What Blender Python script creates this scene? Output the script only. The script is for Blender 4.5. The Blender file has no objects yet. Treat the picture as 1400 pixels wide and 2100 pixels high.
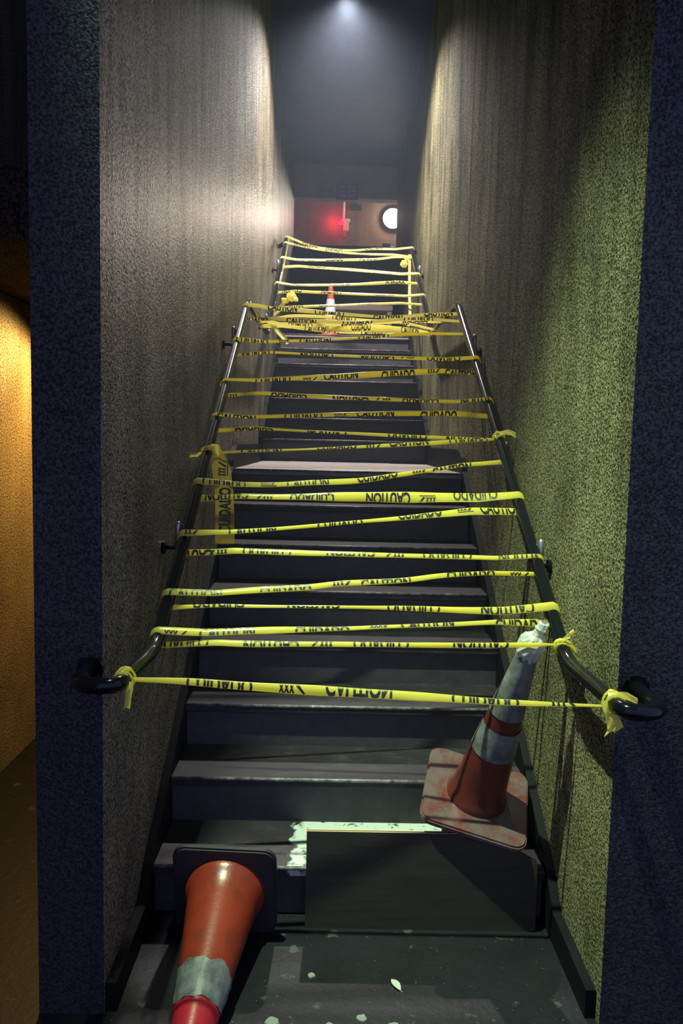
import bpy, bmesh, math, random
import numpy as np
from mathutils import Vector, Matrix, noise

# ------------------------------------------------------------------ camera, world, lamps, exposure
scn = bpy.context.scene
COL = scn.collection
def make_camera():
    pitch, roll, yaw = 0.0899, 0.0226, 0.011
    fw = Vector((math.sin(yaw)*math.cos(pitch), math.cos(yaw)*math.cos(pitch), -math.sin(pitch)))
    r = Vector((math.cos(yaw), -math.sin(yaw), 0)); u = r.cross(fw)
    r2 = math.cos(roll)*r + math.sin(roll)*u
    u2 = -math.sin(roll)*r + math.cos(roll)*u
    cam = bpy.data.cameras.new('camera'); ob = bpy.data.objects.new('camera', cam)
    cam.sensor_fit = 'VERTICAL'; cam.sensor_height = 36.0; cam.sensor_width = 24.0
    cam.lens = 1600/2100*36.0
    cam.clip_start = 0.05
    M = Matrix((r2, u2, -fw)).transposed().to_4x4(); M.translation = (-0.0816, 0, 1.607)
    ob.matrix_world = M
    COL.objects.link(ob); scn.camera = ob
make_camera()
world = bpy.data.worlds.new('blue_fill_ambience'); scn.world = world; world.use_nodes = True  # unseen blue fill, added to lift the blacks
bg = world.node_tree.nodes['Background']
bg.inputs[0].default_value = (0.40, 0.46, 0.86, 1); bg.inputs[1].default_value = 1.0
scn.view_settings.view_transform = 'Standard'; scn.view_settings.look = 'None'
scn.view_settings.gamma = 1.0; scn.view_settings.use_curve_mapping = False
scn.view_settings.exposure = 0.0

def light(name, kind, loc, energy, color, size=0.05, aim=None, angle=60, blend=0.5):
    L = bpy.data.lights.new(name, kind); L.energy = energy; L.color = color
    L.shadow_soft_size = size
    o = bpy.data.objects.new(name, L); o.location = loc
    if kind == 'SPOT':
        L.spot_size = math.radians(angle); L.spot_blend = blend
        d = Vector(aim)-Vector(loc); o.rotation_euler = d.to_track_quat('-Z', 'Y').to_euler()
    COL.objects.link(o); return o
LAMP_STAIR = (-0.05, 6.60, 5.15)       # bulb under the stairwell ceiling
LAMP_LOBBY = (-0.75, 1.85, 4.95)      # spotlight under the lobby ceiling
LAMP_SIDE = (-1.20, 4.25, 2.12)       # warm bulb in the side passage
light('stair_lamp_light', 'SPOT', LAMP_STAIR, 1150, (1.0, 0.93, 0.88), 0.06, aim=(-0.05, 6.60, 0), angle=125, blend=1.0)
light('lobby_spot_light', 'SPOT', LAMP_LOBBY, 2000, (0.74, 1.0, 0.62), 0.03, aim=(0.47, 2.6, 0.35), angle=36, blend=1.0)
light('side_bulb_light', 'SPOT', LAMP_SIDE, 105, (1.0, 0.60, 0.17), 0.05, aim=(-1.64, 3.60, 1.35), angle=104, blend=0.5)
light('corridor_lamp_light', 'SPOT', (0.755, 12.46, 5.10), 128, (1.0, 0.90, 0.76), 0.10, aim=(-0.6, 5.0, 2.6), angle=150, blend=0.6)

random.seed(7)
# ------------------------------------------------------------------ materials
def mat(name, base, rough=0.6, metallic=0.0, spec=0.5):
    m = bpy.data.materials.new(name); m.use_nodes = True
    p = m.node_tree.nodes['Principled BSDF']
    p.inputs['Base Color'].default_value = (*base, 1); p.inputs['Roughness'].default_value = rough
    p.inputs['Metallic'].default_value = metallic; p.inputs['Specular IOR Level'].default_value = spec
    return m
def N(m, t, **kw):
    n = m.node_tree.nodes.new(t)
    for k, v in kw.items(): setattr(n, k, v)
    return n
def lk(m, a, b): m.node_tree.links.new(a, b)
def coord(m, scale=(1, 1, 1), kind='Object'):
    tc = N(m, 'ShaderNodeTexCoord'); mp = N(m, 'ShaderNodeMapping')
    mp.inputs['Scale'].default_value = scale
    lk(m, tc.outputs[kind], mp.inputs[0]); return mp.outputs[0]
def noise_tex(m, scale, detail=4, rough=0.6, vec=None, dist=0):
    n = N(m, 'ShaderNodeTexNoise'); n.inputs['Scale'].default_value = scale
    n.inputs['Detail'].default_value = detail; n.inputs['Roughness'].default_value = rough
    n.inputs['Distortion'].default_value = dist
    if vec is not None: lk(m, vec, n.inputs['Vector'])
    return n.outputs['Fac']
def ramp(m, fac, stops):
    r = N(m, 'ShaderNodeValToRGB'); e = r.color_ramp.elements
    e[0].position, e[0].color = stops[0][0], (*stops[0][1], 1)
    e[1].position, e[1].color = stops[-1][0], (*stops[-1][1], 1)
    for p, c in stops[1:-1]:
        x = e.new(p); x.color = (*c, 1)
    lk(m, fac, r.inputs[0]); return r.outputs[0]
def mix(m, fac, a, b, mode='MIX'):
    n = N(m, 'ShaderNodeMix', data_type='RGBA', blend_type=mode)
    if isinstance(fac, float): n.inputs[0].default_value = fac
    else: lk(m, fac, n.inputs[0])
    for i, v in ((6, a), (7, b)):
        if isinstance(v, tuple): n.inputs[i].default_value = (*v, 1)
        else: lk(m, v, n.inputs[i])
    return n.outputs[2]
def bump(m, height, strength=0.5, dist=0.01):
    b = N(m, 'ShaderNodeBump'); b.inputs['Strength'].default_value = strength; b.inputs['Distance'].default_value = dist
    lk(m, height, b.inputs['Height']); lk(m, b.outputs[0], PB(m).inputs['Normal'])
def PB(m): return m.node_tree.nodes['Principled BSDF']
def setc(m, c): lk(m, c, PB(m).inputs['Base Color'])
def setr(m, c): lk(m, c, PB(m).inputs['Roughness'])
G = lambda v: (v, v, v)

def stucco(name, dark, light_, streak=0.5, bstr=0.9, rough=0.36, spec=0.28, speck=0.9):
    m = mat(name, light_, rough, spec=spec)
    v = coord(m)
    fine = noise_tex(m, 125, 2, 0.75, v)
    mid = noise_tex(m, 75, 3, 0.65, v)
    big = noise_tex(m, 1.9, 6, 0.66, v)
    drip = noise_tex(m, 5.5, 7, 0.74, coord(m, (1, 1, 0.12)), 0.7)
    c = ramp(m, big, [(0.32, dark), (0.66, light_)])
    # water stains run down from the top and die out towards the floor
    zz = N(m, 'ShaderNodeSeparateXYZ'); lk(m, v, zz.inputs[0])
    za = N(m, 'ShaderNodeMath', operation='MULTIPLY_ADD'); za.inputs[1].default_value = 1.6
    lk(m, big, za.inputs[0]); lk(m, zz.outputs['Z'], za.inputs[2])
    zf = N(m, 'ShaderNodeMapRange'); zf.inputs['From Min'].default_value = 1.9; zf.inputs['From Max'].default_value = 4.0
    zf.inputs['To Min'].default_value = 0.15; lk(m, za.outputs[0], zf.inputs['Value'])
    st = ramp(m, drip, [(0.40, G(1-streak)), (0.56, G(1.0))])
    c = mix(m, zf.outputs[0], c, mix(m, 1.0, c, st, 'MULTIPLY'))
    sp = ramp(m, fine, [(0.40, G(0.08)), (0.50, G(0.75)), (0.62, G(1.45))])
    c = mix(m, speck, c, sp, 'MULTIPLY')
    sl = N(m, 'ShaderNodeMath', operation='MULTIPLY'); sl.inputs[1].default_value = spec*1.3
    lk(m, mix(m, 1.0, sp, st, 'MULTIPLY'), sl.inputs[0]); lk(m, sl.outputs[0], PB(m).inputs['Specular IOR Level'])
    setc(m, c)
    h = N(m, 'ShaderNodeMath', operation='MULTIPLY_ADD'); h.inputs[1].default_value = 0.8
    lk(m, mid, h.inputs[0]); lk(m, fine, h.inputs[2])
    bump(m, h.outputs[0], bstr, 0.012)
    return m
M = {}
M['wall'] = stucco('stained_tan_stucco', (0.115, 0.10, 0.072), (0.27, 0.238, 0.165), 0.6)
M['wall_right'] = stucco('stained_lamp_tinted_tan_stucco', (0.105, 0.095, 0.052), (0.26, 0.232, 0.120), 0.62, 1.0, 0.75, 0.2)  # same tan stucco with the lobby lamp's green-yellow put into its colour
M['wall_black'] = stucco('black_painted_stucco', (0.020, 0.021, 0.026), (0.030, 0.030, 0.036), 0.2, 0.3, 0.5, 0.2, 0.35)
M['wall_side'] = stucco('ochre_plaster', (0.32, 0.24, 0.13), (0.55, 0.42, 0.24), 0.45, 0.35)
M['wall_far'] = stucco('corridor_plaster', (0.26, 0.15, 0.09), (0.36, 0.23, 0.145), 0.15, 0.3, 0.7, 0.2)
M['header'] = stucco('pale_header_plaster', (0.42, 0.36, 0.32), (0.56, 0.48, 0.43), 0.1, 0.3, 0.7, 0.2)
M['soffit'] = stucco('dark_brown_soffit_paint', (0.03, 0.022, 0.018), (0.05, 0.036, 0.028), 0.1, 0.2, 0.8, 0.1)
M['ceiling'] = stucco('slate_blue_ceiling_paint', (0.045, 0.055, 0.15), (0.06, 0.07, 0.19), 0.1, 0.04, 0.36, 0.5)

m = M['black'] = mat('chipped_black_stair_paint', (0.03, 0.03, 0.036), 0.5)
v = coord(m)
setc(m, ramp(m, noise_tex(m, 18, 6, 0.7, v), [(0.3, (0.032, 0.027, 0.035)), (0.66, (0.056, 0.047, 0.060)), (0.78, (0.09, 0.08, 0.09))]))
bump(m, noise_tex(m, 60, 4, 0.6, v), 0.25, 0.004)

m = M['tread'] = mat('worn_grey_violet_tread', (0.14, 0.12, 0.14), 0.46, spec=0.32)
v = coord(m, (1, 2.2, 1))
c = ramp(m, noise_tex(m, 7, 8, 0.72, v), [(0.28, (0.012, 0.010, 0.014)), (0.55, (0.024, 0.020, 0.027)), (0.74, (0.055, 0.049, 0.057))])
c = mix(m, ramp(m, noise_tex(m, 38, 5, 0.7, v), [(0.66, G(0)), (0.70, G(0.6))]), c, (0.10, 0.105, 0.10))
setc(m, c); bump(m, noise_tex(m, 90, 4, 0.6, v), 0.3, 0.003)

m = M['spilled'] = mat('tread_with_spilled_white_paint', (0.14, 0.12, 0.14), 0.5)   # old paint spill on the lowest tread
v = coord(m)
geo = N(m, 'ShaderNodeTexCoord'); sx = N(m, 'ShaderNodeSeparateXYZ'); lk(m, geo.outputs['Object'], sx.inputs[0])
c = ramp(m, noise_tex(m, 7, 8, 0.72, v), [(0.28, (0.012, 0.010, 0.014)), (0.55, (0.024, 0.020, 0.027)), (0.74, (0.055, 0.049, 0.057))])
w1 = N(m, 'ShaderNodeMath', operation='MULTIPLY_ADD'); w1.inputs[1].default_value = 0.22
lk(m, noise_tex(m, 9, 5, 0.6, v), w1.inputs[0]); lk(m, sx.outputs['X'], w1.inputs[2])
mask = ramp(m, w1.outputs[0], [(0.0, G(0)), (0.012, G(1))])
r_ = [n for n in m.node_tree.nodes if n.type == 'VALTORGB'][-1]
off = N(m, 'ShaderNodeMath', operation='ADD'); off.inputs[1].default_value = 0.10
lk(m, w1.outputs[0], off.inputs[0]); lk(m, off.outputs[0], r_.inputs[0])
wear = ramp(m, noise_tex(m, 24, 6, 0.75, v), [(0.36, G(0.0)), (0.46, G(1))])
mm = mix(m, 1.0, mask, wear, 'MULTIPLY')
stop = ramp(m, sx.outputs['X'], [(0.34, G(1)), (0.40, G(0))])
mm = mix(m, 1.0, mm, stop, 'MULTIPLY')
setc(m, mix(m, mm, c, (0.46, 0.50, 0.50))); bump(m, noise_tex(m, 90, 4, 0.6, v), 0.3, 0.003)

m = M['nosing'] = mat('worn_nosing_edge', (0.3, 0.27, 0.29), 0.38)
v = coord(m, (1, 1, 1))
setc(m, ramp(m, noise_tex(m, 22, 6, 0.8, v), [(0.38, (0.04, 0.036, 0.043)), (0.56, (0.17, 0.152, 0.168)), (0.7, (0.42, 0.40, 0.42))]))
bump(m, noise_tex(m, 70, 4, 0.7, v), 0.6, 0.004)

m = M['landing'] = mat('scuffed_landing_boards', (0.3, 0.27, 0.24), 0.55)
v = coord(m, (0.6, 5, 1))
setc(m, ramp(m, noise_tex(m, 6, 8, 0.7, v), [(0.3, (0.15, 0.125, 0.118)), (0.6, (0.31, 0.268, 0.25)), (0.75, (0.40, 0.36, 0.335))]))
bump(m, noise_tex(m, 60, 4, 0.6, v), 0.3, 0.003)

m = M['floor'] = mat('dirty_black_floor', (0.05, 0.055, 0.06), 0.5, spec=0.3)
v = coord(m)
c = ramp(m, noise_tex(m, 4, 7, 0.7, v), [(0.3, (0.004, 0.0045, 0.008)), (0.7, (0.010, 0.011, 0.017))])
c = mix(m, ramp(m, noise_tex(m, 13, 6, 0.60, v), [(0.63, G(0)), (0.67, G(0.8))]), c, (0.05, 0.062, 0.050))
c = mix(m, ramp(m, noise_tex(m, 120, 2, 0.5, v), [(0.735, G(0)), (0.75, G(1))]), c, (0.2, 0.22, 0.2))
setc(m, c); bump(m, noise_tex(m, 40, 5, 0.65, v), 0.3, 0.006)

m = M['rail'] = mat('glossy_black_handrail_enamel', (0.004, 0.005, 0.007), 0.16, spec=0.22)
bump(m, noise_tex(m, 40, 3, 0.5, coord(m)), 0.08, 0.004)
M['skirt'] = mat('black_skirting_paint', (0.006, 0.006, 0.008), 0.6, spec=0.08)
M['steel'] = mat('dull_bracket_steel', (0.35, 0.35, 0.38), 0.35, 0.8)

def plastic_yellow(name, base):
    m = mat(name, base, 0.24, spec=0.6)
    v = coord(m, (1, 1, 1))
    setc(m, ramp(m, noise_tex(m, 14, 3, 0.5, v), [(0.3, tuple(x*0.86 for x in base)), (0.7, base)]))
    bump(m, noise_tex(m, 60, 2, 0.5, coord(m, (0.25, 1, 1))), 0.35, 0.003)
    tr = N(m, 'ShaderNodeBsdfTranslucent'); tr.inputs[0].default_value = (*base, 1)
    mx = N(m, 'ShaderNodeMixShader'); mx.inputs[0].default_value = 0.66
    out = m.node_tree.nodes['Material Output']
    lk(m, PB(m).outputs[0], mx.inputs[1]); lk(m, tr.outputs[0], mx.inputs[2]); lk(m, mx.outputs[0], out.inputs[0])
    return m
M['tape'] = plastic_yellow('yellow_barrier_film', (0.95, 0.86, 0.16))
M['tape_pale_lit'] = plastic_yellow('lamp_paled_yellow_film', (0.95, 0.88, 0.36))  # paler film copy: the stair lamp's brightness put into the upper strands' colour
m = M['tape_thin'] = plastic_yellow('thin_see_through_yellow_film', (0.62, 0.56, 0.06))
tb = N(m, 'ShaderNodeBsdfTransparent'); tb.inputs[0].default_value = (0.9, 0.86, 0.35, 1)
mx2 = N(m, 'ShaderNodeMixShader'); mx2.inputs[0].default_value = 0.52
o_ = m.node_tree.nodes['Material Output']; prev = o_.inputs[0].links[0].from_socket
lk(m, prev, mx2.inputs[1]); lk(m, tb.outputs[0], mx2.inputs[2]); lk(m, mx2.outputs[0], o_.inputs[0])
M['ink'] = mat('black_printing_ink', (0.012, 0.014, 0.012), 0.35)

def cone_mat(name, base, dirt, spread=(0.42, 0.62), rough=0.38):
    m = mat(name, base, rough)
    v = coord(m)
    setc(m, mix(m, ramp(m, noise_tex(m, 13, 7, 0.72, v), [(spread[0], G(0)), (spread[1], G(0.9))]), base, dirt))
    bump(m, noise_tex(m, 80, 3, 0.6, v), 0.15, 0.003)
    return m
M['orange'] = cone_mat('scuffed_orange_rubber', (0.23, 0.028, 0.013), (0.10, 0.022, 0.016), (0.5, 0.75), 0.30)
M['orange_shaded'] = cone_mat('shaded_orange_rubber', (0.10, 0.014, 0.010), (0.05, 0.012, 0.011), (0.45, 0.7), 0.4)  # darker orange copy: the leaning cone's shaded front put into the colour
M['orange_clean'] = cone_mat('clean_orange_rubber', (0.55, 0.08, 0.035), (0.45, 0.08, 0.04), (0.5, 0.75), 0.35)
M['red'] = cone_mat('red_orange_rubber', (0.42, 0.018, 0.030), (0.22, 0.02, 0.03), (0.55, 0.8), 0.30)
M['band'] = cone_mat('dirty_reflective_sleeve', (0.20, 0.215, 0.205), (0.07, 0.073, 0.07), (0.38, 0.60), 0.42)
M['band_clean'] = cone_mat('white_reflective_sleeve', (0.62, 0.62, 0.66), (0.40, 0.40, 0.42), (0.5, 0.7), 0.42)
M['cone_base_dirty'] = cone_mat('worn_cone_base_rubber', (0.11, 0.018, 0.015), (0.10, 0.078, 0.082), (0.36, 0.56), 0.33)
M['rubber'] = mat('black_cone_base_rubber', (0.016, 0.016, 0.020), 0.6)
m = M['ply'] = mat('stained_plywood_face', (0.10, 0.075, 0.045), 0.6)
v = coord(m, (1, 1, 9))
setc(m, ramp(m, noise_tex(m, 5, 6, 0.6, v), [(0.3, (0.014, 0.012, 0.006)), (0.7, (0.030, 0.026, 0.012))]))
M['ply_edge'] = mat('raw_plywood_edge', (0.52, 0.36, 0.18), 0.65)
m = M['clear'] = mat('cloudy_clear_plastic', (0.80, 0.84, 0.80), 0.14)
PB(m).inputs['Transmission Weight'].default_value = 0.55; PB(m).inputs['IOR'].default_value = 1.3
M['leaf'] = mat('pale_dry_leaf', (0.42, 0.41, 0.36), 0.6)
M['chip'] = mat('flaked_grey_paint', (0.20, 0.22, 0.18), 0.7)
M['dark_box'] = mat('dark_sign_plastic', (0.03, 0.03, 0.03), 0.5)
M['sign'] = mat('purple_sign_board', (0.10, 0.035, 0.15), 0.45)
M['sign_text'] = mat('pale_sign_lettering', (0.62, 0.56, 0.66), 0.5)
M['cream'] = mat('cream_alarm_housing', (0.72, 0.62, 0.42), 0.4)
M['red_lens'] = mat('red_alarm_lens', (0.65, 0.02, 0.03), 0.2)
M['white'] = mat('white_painted_metal', (0.75, 0.74, 0.70), 0.5)
M['bench'] = mat('grey_painted_bench_wood', (0.34, 0.30, 0.28), 0.6)
def emit(name, col, s):
    m = mat(name, col, 0.3); p = PB(m)
    p.inputs['Emission Color'].default_value = (*col, 1); p.inputs['Emission Strength'].default_value = s
    return m
M['glow_white'] = emit('lit_lamp_glass', (1.0, 0.88, 0.70), 110)
M['glow_stair'] = emit('lit_stair_lamp_glass', (1.0, 0.95, 0.93), 6)
M['glow_warm'] = emit('lit_warm_bulb_glass', (1.0, 0.6, 0.2), 4)
M['glow_red'] = emit('lit_red_alarm_lens', (1.0, 0.01, 0.04), 4)
# ------------------------------------------------------------------ mesh helpers
def tag(o, label=None, cat=None, group=None, kind=None):
    if label: o['label'] = label
    if cat: o['category'] = cat
    if group: o['group'] = group
    if kind: o['kind'] = kind
    return o
def obj(name, bm, m, parent=None, smooth=False, extra=None):
    me = bpy.data.meshes.new(name); bm.normal_update(); bm.to_mesh(me); bm.free()
    if smooth:
        for p in me.polygons: p.use_smooth = True
    me.materials.append(m)
    for x in (extra or []): me.materials.append(x)
    o = bpy.data.objects.new(name, me); COL.objects.link(o)
    if parent is not None: o.parent = parent
    return o
def thing(name, label, cat, loc=(0, 0, 0), group=None, rot=None):
    o = bpy.data.objects.new(name, None); o.empty_display_size = 0.1; o.location = loc
    if rot is not None: o.rotation_euler = rot
    COL.objects.link(o); return tag(o, label, cat, group)
def box(bm, lo, hi, bev=0.0, seg=2):
    r = bmesh.ops.create_cube(bm, size=1)
    for v in r['verts']:
        v.co = Vector([lo[i]+(v.co[i]+0.5)*(hi[i]-lo[i]) for i in range(3)])
    if bev:
        es = {e for v in r['verts'] for e in v.link_edges}
        bmesh.ops.bevel(bm, geom=list(es), offset=bev, segments=seg, affect='EDGES', profile=0.5)
    return bm
def BX(lo, hi, bev=0.0, seg=2):
    return box(bmesh.new(), lo, hi, bev, seg)
def fillet(P, rad, n=6):
    P = [Vector(p) for p in P]; out = [P[0]]
    for a, b, c in zip(P[:-2], P[1:-1], P[2:]):
        d1, d2 = (a-b), (c-b); k = min(rad, d1.length*0.45, d2.length*0.45)
        p, q = b+d1.normalized()*k, b+d2.normalized()*k
        for i in range(n+1):
            t = i/n; out.append(p*(1-t)**2 + b*2*t*(1-t) + q*t*t)
    out.append(P[-1]); return out
def tube(bm, P, r, seg=14, cap=True):
    P = [Vector(p) for p in P]; rings = []; up = None
    for i, p in enumerate(P):
        t = (P[min(i+1, len(P)-1)]-P[max(i-1, 0)]).normalized()
        if up is None: up = Vector((0, 0, 1)) if abs(t.z) < 0.9 else Vector((1, 0, 0))
        a = t.cross(up).normalized(); b = a.cross(t).normalized(); up = b
        rr = r[i] if isinstance(r, (list, tuple)) else r
        rings.append([bm.verts.new(p+a*math.cos(2*math.pi*k/seg)*rr+b*math.sin(2*math.pi*k/seg)*rr) for k in range(seg)])
    for A, B in zip(rings[:-1], rings[1:]):
        for k in range(seg): bm.faces.new((A[k], A[(k+1) % seg], B[(k+1) % seg], B[k]))
    if cap:
        bm.faces.new(rings[0][::-1]); bm.faces.new(rings[-1])
    return bm
def lathe(bm, prof, seg=32, wob=None):
    rings = []
    for (r, z) in prof:
        rings.append([bm.verts.new((r*math.cos(2*math.pi*k/seg), r*math.sin(2*math.pi*k/seg), z+(wob(k/seg, z) if wob else 0))) for k in range(seg)])
    for A, B in zip(rings[:-1], rings[1:]):
        for k in range(seg): bm.faces.new((A[k], A[(k+1) % seg], B[(k+1) % seg], B[k]))
    return bm
def poly_prism(bm, pts, axis, lo, hi):
    """extrude a polygon given in the two other axes along axis"""
    def P(a, b, c):
        return {'X': (c, a, b), 'Y': (a, c, b), 'Z': (a, b, c)}[axis]
    A = [bm.verts.new(P(a, b, lo)) for a, b in pts]; B = [bm.verts.new(P(a, b, hi)) for a, b in pts]
    bm.faces.new(A); bm.faces.new(B[::-1])
    n = len(pts)
    for i in range(n): bm.faces.new((A[i], B[i], B[(i+1) % n], A[(i+1) % n]))
    bmesh.ops.recalc_face_normals(bm, faces=bm.faces[:])
    return bm
def rounded_rect(w, d, r, n=6):
    out = []
    for cx, cy, a0 in ((w/2-r, d/2-r, 0), (-w/2+r, d/2-r, 90), (-w/2+r, -d/2+r, 180), (w/2-r, -d/2+r, 270)):
        for i in range(n+1):
            a = math.radians(a0+90*i/n); out.append((cx+r*math.cos(a), cy+r*math.sin(a)))
    return out
def struct(name, bm, m, label, extra=None):
    return tag(obj(name, bm, m, None, extra=extra), label, None, None, 'structure')
TEXT = {}
def text_mesh(s, width, height, bold=0.038):
    """lettering as flat faces, fitted to width x height about the origin: (verts, faces)"""
    key = (s, width, height)
    if key in TEXT: return TEXT[key]
    cu = bpy.data.curves.new('lettering', 'FONT'); cu.body = s; cu.offset = bold; cu.resolution_u = 3
    cu.fill_mode = 'FRONT'
    o = bpy.data.objects.new('lettering', cu); COL.objects.link(o)
    me = bpy.data.meshes.new_from_object(o.evaluated_get(bpy.context.evaluated_depsgraph_get()))
    V = np.array([tuple(v.co) for v in me.vertices]); F = [tuple(p.vertices) for p in me.polygons]
    bpy.data.objects.remove(o); bpy.data.curves.remove(cu); bpy.data.meshes.remove(me)
    lo, hi = V.min(0), V.max(0)
    V = (V-(lo+hi)/2)/np.maximum(hi-lo, 1e-6); V[:, 0] *= width; V[:, 1] *= height
    TEXT[key] = (V, F); return TEXT[key]

# ------------------------------------------------------------------ setting
R_, D1, D2, Y0 = 0.18, 0.285, 0.31, 2.50
YL1 = Y0+7*D1; YF2 = YL1+1.792; YL2 = YF2+6*D2; ZL1, ZL2 = 8*R_, 15*R_
CEIL = 5.28
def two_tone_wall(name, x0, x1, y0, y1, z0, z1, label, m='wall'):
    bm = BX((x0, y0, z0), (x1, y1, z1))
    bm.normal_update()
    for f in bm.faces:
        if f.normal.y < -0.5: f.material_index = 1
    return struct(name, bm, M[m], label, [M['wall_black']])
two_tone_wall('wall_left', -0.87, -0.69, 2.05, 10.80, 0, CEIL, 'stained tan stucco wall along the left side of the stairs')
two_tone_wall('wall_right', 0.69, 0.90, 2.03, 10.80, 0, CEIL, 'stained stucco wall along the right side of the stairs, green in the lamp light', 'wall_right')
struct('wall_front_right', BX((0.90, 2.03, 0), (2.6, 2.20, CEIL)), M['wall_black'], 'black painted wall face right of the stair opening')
struct('floor', BX((-2.6, -3.0, -0.12), (2.6, 2.62, 0.0)), M['floor'], 'dirty black floor with paint flecks at the foot of the stairs')
struct('ceiling', BX((-2.6, -3.0, CEIL), (2.6, 10.95, CEIL+0.12)), M['ceiling'], 'slate blue ceiling above the stairwell')
struct('wall_side', BX((-1.85, 0.6, 0), (-1.64, 7.0, CEIL)), M['wall_side'], 'ochre plaster wall of the side passage at far left')
struct('floor_side', BX((-1.64, 2.62, -0.12), (-0.87, 7.0, 0.0)), M['floor'], 'dark floor of the side passage')
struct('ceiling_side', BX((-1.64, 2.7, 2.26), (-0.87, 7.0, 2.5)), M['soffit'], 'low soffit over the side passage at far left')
struct('wall_side_back', BX((-1.64, 7.0, 0), (-0.87, 7.15, 2.5)), M['wall_side'], 'end wall of the side passage')
# upper end: header, dark half wall, corridor behind
struct('wall_back', BX((-1.1, 10.80, 4.855), (1.1, 10.95, CEIL)), M['header'], 'plaster header wall over the opening at the top of the stairs')
struct('wall_parapet', BX((-1.1, 10.82, ZL2-0.1), (1.1, 10.95, 4.20)), M['wall_black'], 'black painted half wall behind the upper landing')
struct('trim_1', BX((-1.1, 10.79, 4.20), (1.1, 10.97, 4.24), 0.006), M['black'], 'thin black ledge on top of the half wall')
struct('floor_corridor', BX((-3, 10.95, 4.05), (3, 12.62, 4.17)), M['landing'], 'corridor floor behind the half wall')
struct('wall_corridor', BX((-3, 12.60, 4.05), (3, 12.75, 5.75)), M['wall_far'], 'tan corridor wall at the top carrying the round lamp')
struct('ceiling_corridor', BX((-3, 10.95, 5.62), (3, 12.62, 5.75)), M['ceiling'], 'corridor ceiling at the top')

# ------------------------------------------------------------------ stairs
HW = 0.66
def flight(name, label, y0, d, z0, n, last_depth):
    """n risers; the last tread is a landing of its own depth"""
    t = thing(name, label, 'staircase', (0, y0, z0))
    P = lambda y, z: (y-y0, z-z0)
    for i in range(1, n+1):
        yn = y0+(i-1)*d; z = z0+i*R_
        dep = d+0.052 if i < n else last_depth
        a, b = P(yn, z)
        obj('riser', BX((-HW, a+0.036, b-R_), (HW, a+0.055, b-0.034)), M['black'], t)
        mt = M['landing'] if (i == n) else M['tread']
        if i == 1 and z0 == 0: mt = M['spilled']
        if i == n:
            # landing laid as boards running across
            o = obj('landing_board', BX((-HW, a+0.006, b-0.034), (HW, a+0.30, b), 0.003, 1), mt, t)
            yy = a+0.302; k = 0
            while yy < a+dep-0.01:
                y2 = min(yy+0.298, a+dep)
                obj('landing_board', BX((-HW, yy, b-0.034), (HW, y2-0.003, b-0.001-0.001*(k % 2)), 0.003, 1), mt, t); yy = y2; k += 1
        else:
            obj('tread', BX((-HW, a+0.006, b-0.034), (HW, a+dep, b), 0.003, 1), mt, t)
        ns = bmesh.new(); tube(ns, [(-HW+0.003, a+0.008, b-0.0055), (HW-0.003, a+0.008, b-0.0055)], 0.0068, 10)
        obj('nosing', ns, M['nosing'], t, True)
    return t
low = flight('staircase', 'lower black staircase flight with worn grey treads', Y0, D1, 0.0, 8, 1.81)
upp = flight('staircase', 'upper staircase flight beyond the landing with purple grey risers', YF2, D2, ZL1, 7, 2.62)
def stringers(t, y0, z0, d, n, yend, flat=True):
    for s in (-1, 1):
        x0, x1 = (-0.688, -HW+0.001) if s < 0 else (HW-0.001, 0.688)
        ztop = z0+n*R_
        yn = y0+(n-1)*d
        pts = [(y0-0.44, z0-0.02), (y0-0.44, z0+0.085), (y0-0.10, z0+0.10), (y0-0.01, z0+R_+0.012)]
        if z0 > 0: pts = [(y0-0.02, z0-0.02), (y0-0.02, z0+0.135), (y0-0.01, z0+R_+0.012)]
        pts += [(yn, ztop+0.010), (yn+0.025, ztop+0.045), (yn+0.07, ztop+0.09), (yn+0.15, ztop+0.125), (yn+0.24, ztop+0.135), (yend, ztop+0.135), (yend, ztop-0.1), (yn+0.10, ztop-R_-0.12), (y0+0.35, z0-0.02)]
        bm = bmesh.new(); poly_prism(bm, [(a-y0, b-z0) for a, b in pts], 'X', x0, x1)
        obj('stringer', bm, M['skirt'], t)
stringers(low, Y0, 0.0, D1, 8, YF2-0.02)
stringers(upp, YF2, ZL1, D2, 7, 10.78)

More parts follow.
